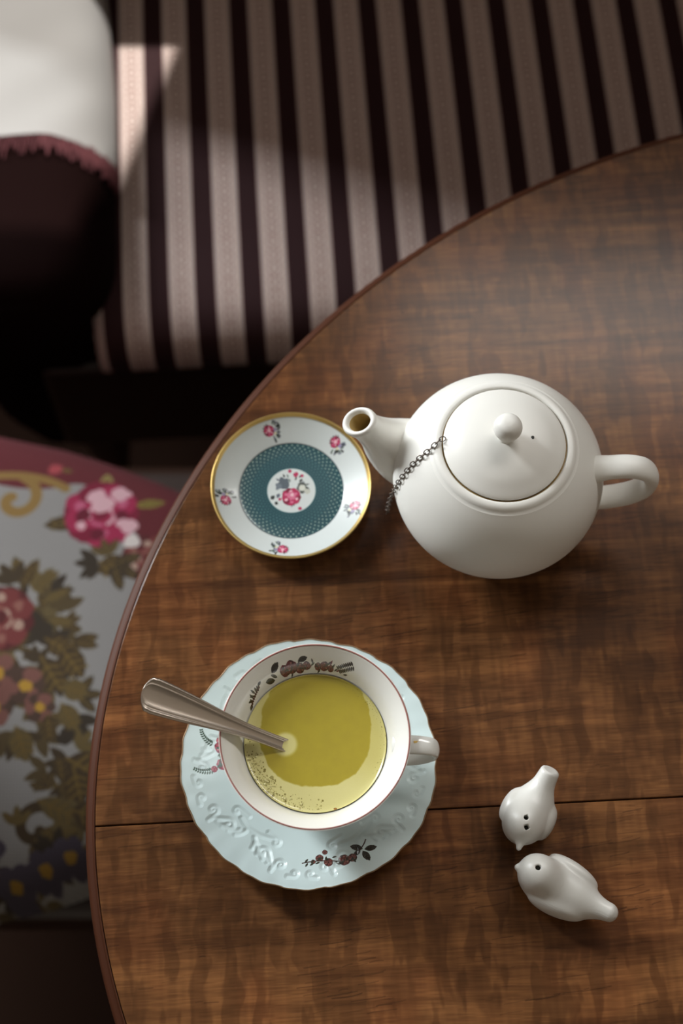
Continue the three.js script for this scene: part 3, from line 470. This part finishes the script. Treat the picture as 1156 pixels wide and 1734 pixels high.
// ---------------------------------------------------------------- the saucer, cup, tea and spoon
const SAU = V(-0.0184, 0.75, -0.2305);
{
  const t = thing('saucer', 'pale blue-white saucer with scalloped edge, embossed scrolls and rose sprays, under the cup', 'saucer', [SAU.x, SAU.y, SAU.z]);
  const N = 1400, c = N / 2, S = 0.078, px = (m) => (m / S) * c;
  const print = canvasTexture(N, N, (g) => {
    const r = rng(14), green = 'rgb(42,66,50)', P = ['rgb(110,18,38)', 'rgb(146,34,58)', 'rgb(176,70,86)', 'rgb(206,140,150)'], brown = ['rgb(58,34,32)', 'rgb(92,50,46)', 'rgb(120,66,60)', 'rgb(150,96,84)'];
    g.fillStyle = 'rgb(206,222,222)'; g.fillRect(0, 0, N, N);
    const curl = (x, y, a, s, dir) => { for (let i = 0; i < 9; i++) { const q = a + dir * i * 0.13; x += Math.cos(q) * 9 * s; y += Math.sin(q) * 9 * s; leaf(g, x, y, (17 - i) * s, 5 * s, q + 1.0, green); leaf(g, x, y, (17 - i) * s, 5 * s, q - 1.0, green); } };
    // left spray: two red blooms with curling green tendrils
    const Lx = c + px(-0.0515), Ly = c + px(-0.0045);
    g.save(); g.translate(Lx, Ly); g.scale(1.25, 1.25); g.translate(-Lx, -Ly);
    curl(Lx - 18, Ly - 44, 3.4, 1, 1); curl(Lx - 16, Ly + 58, 2.6, 1, 0.9);
    rose(g, Lx + 10, Ly - 34, 27, P, r); rose(g, Lx + 16, Ly + 34, 24, P, r); rose(g, Lx - 16, Ly + 58, 13, P, r); rose(g, Lx + 2, Ly - 62, 14, P, r); for (let i = 0; i < 8; i++) leaf(g, Lx + 14, Ly + (i - 4) * 16, 28, 8, r() * 6, green);
    g.restore();
    // lower spray: dark leaves at its right end, small blooms trailing left
    const Bx = c + px(0.0215), By = c + px(0.0530);
    g.save(); g.translate(Bx, By); g.scale(1.5, 1.4); g.translate(-Bx, -By);
    for (const [dx, dy, l, w, a] of [[52, -26, 44, 17, 3.4], [58, -24, 42, 16, -0.2], [52, -18, 44, 17, 1.0], [44, -22, 30, 12, 2.4]]) leaf(g, Bx + dx, By + dy, l, w, a, 'rgb(52,48,40)', 'rgb(34,30,26)');
    g.strokeStyle = 'rgb(60,40,36)'; g.lineWidth = 4; g.beginPath(); g.moveTo(Bx + 62, By - 62); g.quadraticCurveTo(Bx + 50, By - 10, Bx - 20, By + 20); g.quadraticCurveTo(Bx - 90, By + 10, Bx - 150, By + 26); g.stroke();
    for (const [dx, dy, s] of [[-10, 14, 20], [18, 6, 15], [-62, 22, 15], [-92, 6, 13], [-74, -16, 9], [-112, 20, 8]]) rose(g, Bx + dx, By + dy, s, brown, r);
    for (let i = 0; i < 18; i++) leaf(g, Bx - 140 + i * 10, By + 14 + (r() - 0.5) * 30, 17, 5, r() * 6, 'rgb(50,48,38)');
    g.restore();
  });
  const emboss = canvasTexture(N, N, (g) => {
    g.fillStyle = '#000'; g.fillRect(0, 0, N, N); g.lineCap = 'round'; g.lineJoin = 'round';
    const ridge = (fn) => { for (const [w, a] of [[34, 0.10], [27, 0.12], [20, 0.15], [14, 0.18], [8, 0.16]]) { g.strokeStyle = `rgba(255,255,255,${a})`; g.lineWidth = w; g.beginPath(); fn(); g.stroke(); } };
    const spiral = (x, y, s, a0, dir, tail) => ridge(() => { for (let i = 0; i <= 34; i++) { const a = a0 + dir * i * 0.19, q = s * (1 - i / 40); const X = x + q * Math.cos(a), Y = y + q * Math.sin(a); if (!i) { g.moveTo(X + tail * Math.cos(a0 - dir * 1.3), Y + tail * Math.sin(a0 - dir * 1.3)); } g.lineTo(X, Y); } });
    const P = (a, q) => [c + Math.cos(a) * px(q), c + Math.sin(a) * px(q)];
    for (let k = 0; k < 5; k++) {            // five groups of shells and scrolls, mirrored about their middle
      const a = 2.25 + k * 2 * Math.PI / 5;
      for (const s of [-1, 1]) {
        let [x, y] = P(a + s * 0.22, 0.057); spiral(x, y, 30, a + s * 2.2, s, 70);
        [x, y] = P(a + s * 0.42, 0.060); spiral(x, y, 24, a - s * 1.2, -s, 46);
        [x, y] = P(a + s * 0.56, 0.0635); spiral(x, y, 15, a + s * 0.4, s, 30);
        [x, y] = P(a + s * 0.30, 0.0485); spiral(x, y, 17, a + s * 3.4, -s, 60);
        for (let i = 0; i < 4; i++) { const [lx, ly] = P(a + s * (0.06 + 0.05 * i), 0.052 + 0.0022 * i), q = a + s * (0.5 + 0.3 * i); ridge(() => { g.moveTo(lx, ly); g.quadraticCurveTo(lx + 30 * Math.cos(q - 0.4), ly + 30 * Math.sin(q - 0.4), lx + 56 * Math.cos(q), ly + 56 * Math.sin(q)); }); }
      }
      const [x0, y0] = P(a - 0.26, 0.047), [x1, y1] = P(a + 0.2, 0.049), [xm, ym] = P(a, 0.0525); ridge(() => { g.moveTo(x0, y0); g.quadraticCurveTo(xm, ym, x1, y1); });
    }
  }, false);
  const wave = (a) => { const s = Math.abs(Math.cos(a * 9 + 0.4)); return 0.988 + 0.012 * s ** 0.6 + 0.003 * Math.cos(a * 36) + 0.005 * Math.cos(a * 5 + 1); };
  const mod = (r, y, a) => { const k = sstep(0.045, 0.0715, r); return [r * lerp(1, wave(a), k), y + 0.0008 * k * (wave(a) - 1) / 0.02]; };
  const china = phys({ map: print, bumpMap: emboss, bumpScale: 0.0009, roughness: 0.2, clearcoat: 0.5, clearcoatRoughness: 0.08 });
  const top = turned([[0, 0.0050], [0.022, 0.0050], [0.024, 0.0062], [0.0275, 0.0064], [0.034, 0.0072], [0.046, 0.0096], [0.058, 0.0134], [0.067, 0.0164], [0.0715, 0.0176], [0.0722, 0.0180]], 240, 90, mod);
  part('dish', planarUV(top, -S, S, -S, S), china, t);
  part('underside', turned([[0.0722, 0.0180], [0.0722, 0.0168], [0.060, 0.0110], [0.040, 0.0050], [0.0345, 0.0030], [0.0335, 0.0], [0.0315, 0.0], [0.030, 0.0026], [0, 0.0028]], 240, 0, mod), phys({ color: rgb(0.62, 0.70, 0.70), roughness: 0.25 }), t);
  const rim = []; for (let i = 0; i < 240; i++) { const a = (i / 240) * 2 * Math.PI, [r, y] = mod(0.0723, 0.0177, a); rim.push(V(r * Math.sin(a), y, r * Math.cos(a))); }
  part('gilt_edge', new THREE.TubeGeometry(new THREE.CatmullRomCurve3(rim, true), 480, 0.00042, 6, true), std({ color: rgb(0.24, 0.15, 0.08), metalness: 0.4, roughness: 0.5 }), t, 'thin worn gilt edge');
}
const CUP = V(-0.0143, 0.7568, -0.2315), CUPH = 0.0605, TEA_Y = 0.0445;
{
  const t = thing('teacup', 'white porcelain teacup with a flared thin-edged rim and a rose garland inside, on the saucer', 'cup', [CUP.x, CUP.y, CUP.z]);
  const inner = [[0, 0.0075], [0.018, 0.008], [0.026, 0.0125], [0.0322, 0.0225], [0.0360, 0.0340], [0.0388, 0.0440], [0.0432, 0.0525], [0.0492, 0.0592], [0.0506, 0.0604]];
  const outer = [[0.0506, 0.0604], [0.0512, 0.0605], [0.0513, 0.0596], [0.0455, 0.0524], [0.0408, 0.0436], [0.0380, 0.0335], [0.0340, 0.0210], [0.0278, 0.0100], [0.0225, 0.0062], [0.0215, 0.004], [0.0230, 0.0008], [0.0220, 0.0], [0.020, 0.0003], [0.019, 0.003], [0, 0.0035]];
  const W = 2048, H = 512, garland = canvasTexture(W, H, (g) => {
    const r = rng(8), dark = 'rgb(52,46,38)', Q = ['rgb(66,26,30)', 'rgb(100,40,44)', 'rgb(122,58,58)', 'rgb(150,96,90)'];
    g.fillStyle = 'rgb(226,225,218)'; g.fillRect(0, 0, W, H);
    const Y = (v) => (1 - v) * H, X = (u) => u * W;
    g.translate(X(0.55), Y(0.84)); g.scale(1.0, 1.25); g.translate(-X(0.55), -Y(0.84));
    for (let i = 0; i < 10; i++) { const u = lerp(0.672, 0.63, i / 9); leaf(g, X(u), Y(0.80 + 0.055 * i / 9 + (r() - 0.5) * 0.03), 22, 7, r() * 6, dark); blob(g, X(u), Y(0.80 + 0.055 * i / 9), 5, Q[0], r); }
    for (const [u, v, l, w, a] of [[0.612, 0.845, 44, 17, -0.3], [0.592, 0.875, 46, 17, 0.5], [0.585, 0.83, 30, 9, 2.4], [0.535, 0.885, 40, 14, 0.2]]) leaf(g, X(u), Y(v), l, w, a + Math.PI, dark, 'rgb(34,30,26)');
    for (const [u, v, s] of [[0.565, 0.845, 22], [0.55, 0.855, 24], [0.533, 0.835, 20], [0.519, 0.845, 16], [0.495, 0.835, 15], [0.482, 0.84, 18], [0.468, 0.83, 13]]) rose(g, X(u), Y(v), s, Q, r);
    for (let i = 0; i < 30; i++) { const u = lerp(0.575, 0.43, i / 29); leaf(g, X(u), Y(0.835 + 0.02 * Math.sin(i)), 20, 5, r() * 6, i % 3 ? dark : Q[1]); }
    for (let i = 0; i < 9; i++) { const u = lerp(0.45, 0.425, i / 8); leaf(g, X(u), Y(0.84 + 0.007 * i), 18, 5, 2.2, dark); leaf(g, X(u), Y(0.84 + 0.007 * i), 18, 5, -0.6, dark); }
  });
  garland.wrapT = THREE.ClampToEdgeWrapping;
  const glaze = { roughness: 0.15, clearcoat: 0.5, clearcoatRoughness: 0.06 };
  part('bowl_inside', turned(inner, 128, 80), phys({ map: garland, ...glaze }), t);
  part('bowl', turned(outer, 128, 120), phys({ color: rgb(0.76, 0.76, 0.72), ...glaze }), t);
  part('rim_line', new THREE.TorusGeometry(0.0509, 0.00045, 8, 160).rotateX(Math.PI / 2).translate(0, 0.0604, 0), std({ color: rgb(0.30, 0.12, 0.10), roughness: 0.4 }), t, 'thin rosy brown line round the rim');
  const ph = R(4), hp = (s, y) => V(s * Math.cos(ph), y, s * Math.sin(ph));
  const hd = part('handle', strap([hp(0.0425, 0.0500), hp(0.050, 0.0535), hp(0.058, 0.0545), hp(0.0645, 0.0515), hp(0.0655, 0.044), hp(0.060, 0.033), hp(0.050, 0.025), hp(0.037, 0.022)], V(0, 0, 1), (k) => [lerp(0.0055, 0.0040, k), 0.0021], 60, 20), phys({ color: rgb(0.76, 0.76, 0.72), ...glaze }), t);
  part('gold_mark', new RoundedBoxGeometry(0.0034, 0.0004, 0.0014, 2, 0.0002).translate(0.0548, 0.0564, 0.0028), M.gold, hd, 'small gold dash');
}
{
  const t = thing('tea', 'pale yellow tea with a ring of froth and bubbles filling the teacup', 'tea', [CUP.x, CUP.y + TEA_Y, CUP.z]);
  const N = 1400, c = N / 2, S = 0.0392, px = (m) => (m / S) * c;
  const map = pixelTexture(N, N, (x, y) => {
    const dx = (x - c) / c, dy = (y - c) / c, q = Math.hypot(dx, dy), n = fbm(x / 90, y / 90, 3), f = hash[(x * 31 + y * 517) & 65535];
    // froth: everything outside a clear pool that sits up and to the right of the middle
    const ex = (dx - 0.0) / 0.77, ey = (dy + 0.20) / 0.82, edge = Math.pow(Math.abs(ex), 2.3) + Math.pow(Math.abs(ey), 2.3) + 0.16 * (n - 0.5);
    const froth = sstep(0.97, 1.05, edge) * (0.72 + 0.28 * sstep(-0.3, 0.5, dy - dx * 0.5)), wall = sstep(0.86, 0.98, q) * 0.3;
    const sp = Math.hypot(dx + 0.42, dy - 0.02), ringv = sstep(0.20, 0.13, sp);
    let k = clamp(froth + 0.35 * wall, 0, 1) * (0.85 + 0.15 * f); k = Math.max(k, ringv * 0.85);
    return [lerp(164 + 8 * n, 214, k), lerp(148 + 8 * n, 207, k), lerp(52, 146, k)];
  }, true, (g) => {
    const r = rng(44);
    for (let i = 0; i < 230; i++) {
      const a = 1.35 + (r() + r()) * 1.0, q = lerp(0.73, 0.975, Math.sqrt(r())), x = c + Math.cos(a) * q * c, y = c + Math.sin(a) * q * c, s = 3.5 + r() * r() * r() * 17;
      g.fillStyle = `rgba(96,84,28,${0.45 + 0.4 * r()})`; g.beginPath(); g.arc(x, y, s, 0, 7); g.fill();
      g.strokeStyle = 'rgba(214,206,140,0.7)'; g.lineWidth = 1.1; g.beginPath(); g.arc(x, y, s + 0.8, 0, 7); g.stroke();
    }
    for (let i = 0; i < 120; i++) { const a = -1.1 + r() * 1.6, q = lerp(0.9, 0.985, r()), s = 1 + r() * r() * 4; g.fillStyle = 'rgba(90,78,24,0.55)'; g.beginPath(); g.arc(c + Math.cos(a) * q * c, c + Math.sin(a) * q * c, s, 0, 7); g.fill(); }
    g.fillStyle = 'rgb(120,74,28)'; g.beginPath(); g.ellipse(c + 0.28 * c, c + 0.93 * c, 17, 12, 0, 0, 7); g.fill(); g.fillStyle = 'rgb(170,120,60)'; g.beginPath(); g.ellipse(c + 0.28 * c, c + 0.93 * c, 8, 6, 0, 0, 7); g.fill();
  });
  const g = turned([[0, 0], [0.020, 0], [0.033, 0.0000], [0.0368, 0.0002], [0.0382, 0.0006], [0.0388, 0.0012]], 96, 40);
  part('surface', planarUV(g, -S, S, -S, S), phys({ map, roughness: 0.22, clearcoat: 0.4, clearcoatRoughness: 0.05 }), t);
  const bub = new THREE.SphereGeometry(0.0009, 14, 8, 0, 7, 0, Math.PI / 2), bm = phys({ color: rgb(0.55, 0.50, 0.20), roughness: 0.1, clearcoat: 1 }), r = rng(61);
  const bs = []; for (let i = 0; i < 70; i++) { const a = 1.35 + (r() + r()) * 1.0, q = lerp(0.030, 0.0368, Math.sqrt(r())), k = 0.25 + 0.75 * r() * r(); bs.push(bub.clone().scale(k, k * 0.7, k).translate(Math.cos(a) * q, 0.0001, Math.sin(a) * q)); }
  const b = part('froth_bubbles', mergeGeometries(bs), bm, t, 'small froth bubbles'); b.userData.kind = 'stuff';
}
{
  const t = thing('teaspoon', 'steel teaspoon with a ridged handle leaning in the teacup', 'spoon', [0, 0, 0]);
  // handle axis from its rounded end down into the tea
  const A = V(-0.1051, 0.8425, -0.2480), B = V(-0.0323, 0.8015, -0.2306), dir = B.clone().sub(A), L = dir.length(), T = dir.clone().normalize(), side = V(0, 1, 0).cross(T).normalize(), up = new THREE.Vector3().crossVectors(T, side);
  const prof = [[-1, -0.15], [-1.0, 0.35], [-0.93, 0.75], [-0.84, 0.85], [-0.76, 0.55], [-0.70, 0.28], [-0.62, 0.45], [-0.56, 0.42], [-0.50, 0.05], [-0.25, -0.02], [0, -0.05], [0.25, -0.02], [0.50, 0.05], [0.56, 0.42], [0.62, 0.45], [0.70, 0.28], [0.76, 0.55], [0.84, 0.85], [0.93, 0.75], [1.0, 0.35], [1, -0.15], [0.6, -0.7], [0, -0.95], [-0.6, -0.7]];
  const width = (s) => { const w = lerp(0.0100, 0.0038, sstep(0.0, 0.86, s / L)); return s < 0.007 ? w * Math.sqrt(Math.max(0.0004, 1 - ((0.007 - s) / 0.007) ** 2)) * (1 - 0.06 * Math.cos(s * 900)) : w; };
  const rings = [], flat = (s) => Math.min(1, 0.25 + s / 0.006) * (s < 0.004 ? 0.8 : 1);
  for (const s of [0, 0.0002, 0.0006, 0.0012, 0.002, 0.003, 0.0042, 0.0055, 0.007]) rings.push(s);
  for (let i = 1; i <= 50; i++) rings.push(lerp(0.007, L + 0.012, i / 50));
  part('handle', loft(rings.map((s) => prof.map(([u, v]) => A.clone().addScaledVector(T, s).addScaledVector(side, u * width(s)).addScaledVector(up, v * 0.00135 * flat(s) + 0.0006 * Math.sin(Math.PI * Math.min(1, s / L)) ))), { capA: true, capB: true }), M.steel, t);
}

// ---------------------------------------------------------------- the two birds
function birdGeometry(parts, holes, size, res = 84) {      // smooth union of ellipsoids and tapered capsules, holes bored out
  const mc = new MarchingCubes(res, new THREE.MeshStandardMaterial(), false, false, 200000); mc.isolation = 0;
  const [cx, cy, cz] = size.c, s = size.s, p = V(), q = V();
  const sd = (o) => {
    if (o.e) { q.copy(p).sub(o.c); if (o.ry) q.applyAxisAngle(V(0, 1, 0), -o.ry); if (o.rz) q.applyAxisAngle(V(0, 0, 1), -o.rz); const k0 = Math.hypot(q.x / o.e[0], q.y / o.e[1], q.z / o.e[2]), k1 = Math.hypot(q.x / o.e[0] ** 2, q.y / o.e[1] ** 2, q.z / o.e[2] ** 2); return k1 < 1e-9 ? -Math.min(...o.e) : k0 * (k0 - 1) / k1; }
    const ab = o.b.clone().sub(o.a), k = clamp(q.copy(p).sub(o.a).dot(ab) / ab.lengthSq(), 0, 1); let e = q.copy(p).distanceTo(o.a.clone().addScaledVector(ab, k)) - lerp(o.ra, o.rb, k); if (o.cut) { const f = q.copy(p).sub(o.cut[0]).dot(o.cut[1]), w = 0.0016, h = clamp(0.5 + 0.5 * (e - f) / w, 0, 1); e = lerp(f, e, h) + w * h * (1 - h); } return e;
  };
  for (let z = 0; z < res; z++) for (let y = 0; y < res; y++) for (let x = 0; x < res; x++) {
    p.set(cx + (x / (res / 2) - 1) * s, cy + (y / (res / 2) - 1) * s, cz + (z / (res / 2) - 1) * s);
    let d = 1; for (const o of parts) { const e = sd(o), k = o.k ?? 0.006, h = clamp(0.5 + 0.5 * (d - e) / k, 0, 1); d = lerp(d, e, h) - k * h * (1 - h); }
    d = Math.max(d, 0.0006 - p.y);
    for (const o of holes) d = Math.max(d, -sd(o));
    mc.field[x + y * res + z * res * res] = -d * 100;
  }
  mc.update();
  const n = mc.count ?? mc.geometry.drawRange.count, g = new THREE.BufferGeometry(), pa = new Float32Array(n * 3), na = new Float32Array(n * 3);
  for (let i = 0; i < n; i++) { pa[i * 3] = cx + mc.positionArray[i * 3] * s; pa[i * 3 + 1] = cy + mc.positionArray[i * 3 + 1] * s; pa[i * 3 + 2] = cz + mc.positionArray[i * 3 + 2] * s; }
  g.setAttribute('position', new THREE.BufferAttribute(pa, 3));
  const m = mergeVertices(g, 1e-6); m.computeVertexNormals(); void na; return m;
}
{
  // head along +x on each bird's own axes
  const t = thing('shaker_bird', 'white ceramic bird shaker with two holes in its head and a raised stub tail', 'salt shaker', [0.1052, 0.75, -0.2020], Math.atan2(-0.874, -0.487));
  const holes = [{ a: V(0.0085, 0.026, 0.000), b: V(0.0085, 0.04, 0.000), ra: 0.0015, rb: 0.0015 }, { a: V(0.0133, 0.024, -0.0027), b: V(0.0133, 0.04, -0.0027), ra: 0.0015, rb: 0.0015 }];
  part('body', birdGeometry([
    { e: [0.0185, 0.0135, 0.0142], c: V(0.001, 0.0128, 0), k: 0.002 },
    { e: [0.0115, 0.0115, 0.0108], c: V(0.0098, 0.0215, 0), k: 0.008 },
    { e: [0.0108, 0.0088, 0.0046], c: V(0.0005, 0.0122, 0.0124), ry: -0.04, k: 0.0022 }, { e: [0.0108, 0.0088, 0.0046], c: V(0.0005, 0.0122, -0.0124), ry: 0.04, k: 0.0022 },
    { a: V(-0.010, 0.0165, 0), b: V(-0.0275, 0.0255, 0), ra: 0.0080, rb: 0.0056, k: 0.007, cut: [V(-0.0262, 0.0255, 0), V(-0.80, 0.60, 0)] },
    { a: V(0.0185, 0.0225, -0.0030), b: V(0.0243, 0.0220, -0.0042), ra: 0.0034, rb: 0.0016, k: 0.003 }], holes, { c: [-0.001, 0.018, 0], s: 0.034 }).scale(0.93, 0.95, 0.93), M.bird, t);
  for (const [x, z] of [[0.0085, 0], [0.0133, -0.0027]]) part('pour_hole_shade', new THREE.CylinderGeometry(0.00138, 0.00138, 0.002, 18).translate(x * 0.93, 0.0262, z * 0.93), M.hole, t);  // dark plugs paint the unlit cavity of each hole
}
{
  const t = thing('shaker_bird', 'white ceramic bird shaker with a single hole in its head and a drawn-out tail', 'pepper shaker', [0.1185, 0.75, -0.1605], Math.atan2(0.49, -0.87));
  part('body', birdGeometry([
    { e: [0.0225, 0.0128, 0.0142], c: V(0.000, 0.0125, 0.000), k: 0.002 },
    { e: [0.0112, 0.0105, 0.0104], c: V(0.0125, 0.0230, -0.0005), k: 0.007 },
    { e: [0.0150, 0.0078, 0.0046], c: V(-0.004, 0.0142, 0.0122), ry: -0.10, k: 0.002 }, { e: [0.0140, 0.0070, 0.0040], c: V(-0.004, 0.0138, -0.0106), ry: 0.10, k: 0.004 },
    { a: V(-0.014, 0.0125, 0), b: V(-0.0305, 0.0160, 0.001), ra: 0.0078, rb: 0.0052, k: 0.007 },
    { a: V(0.019, 0.0235, -0.002), b: V(0.0240, 0.0240, -0.0034), ra: 0.0026, rb: 0.0014, k: 0.003 }], [{ a: V(0.0140, 0.030, 0.000), b: V(0.0140, 0.045, 0.000), ra: 0.0015, rb: 0.0015 }], { c: [-0.004, 0.018, 0], s: 0.0355 }), M.bird, t);
  part('pour_hole_shade', new THREE.CylinderGeometry(0.00145, 0.00145, 0.002, 18).translate(0.0140, 0.0297, 0), M.hole, t);  // dark plug painting the unlit cavity
}

renderer.render(scene, camera);
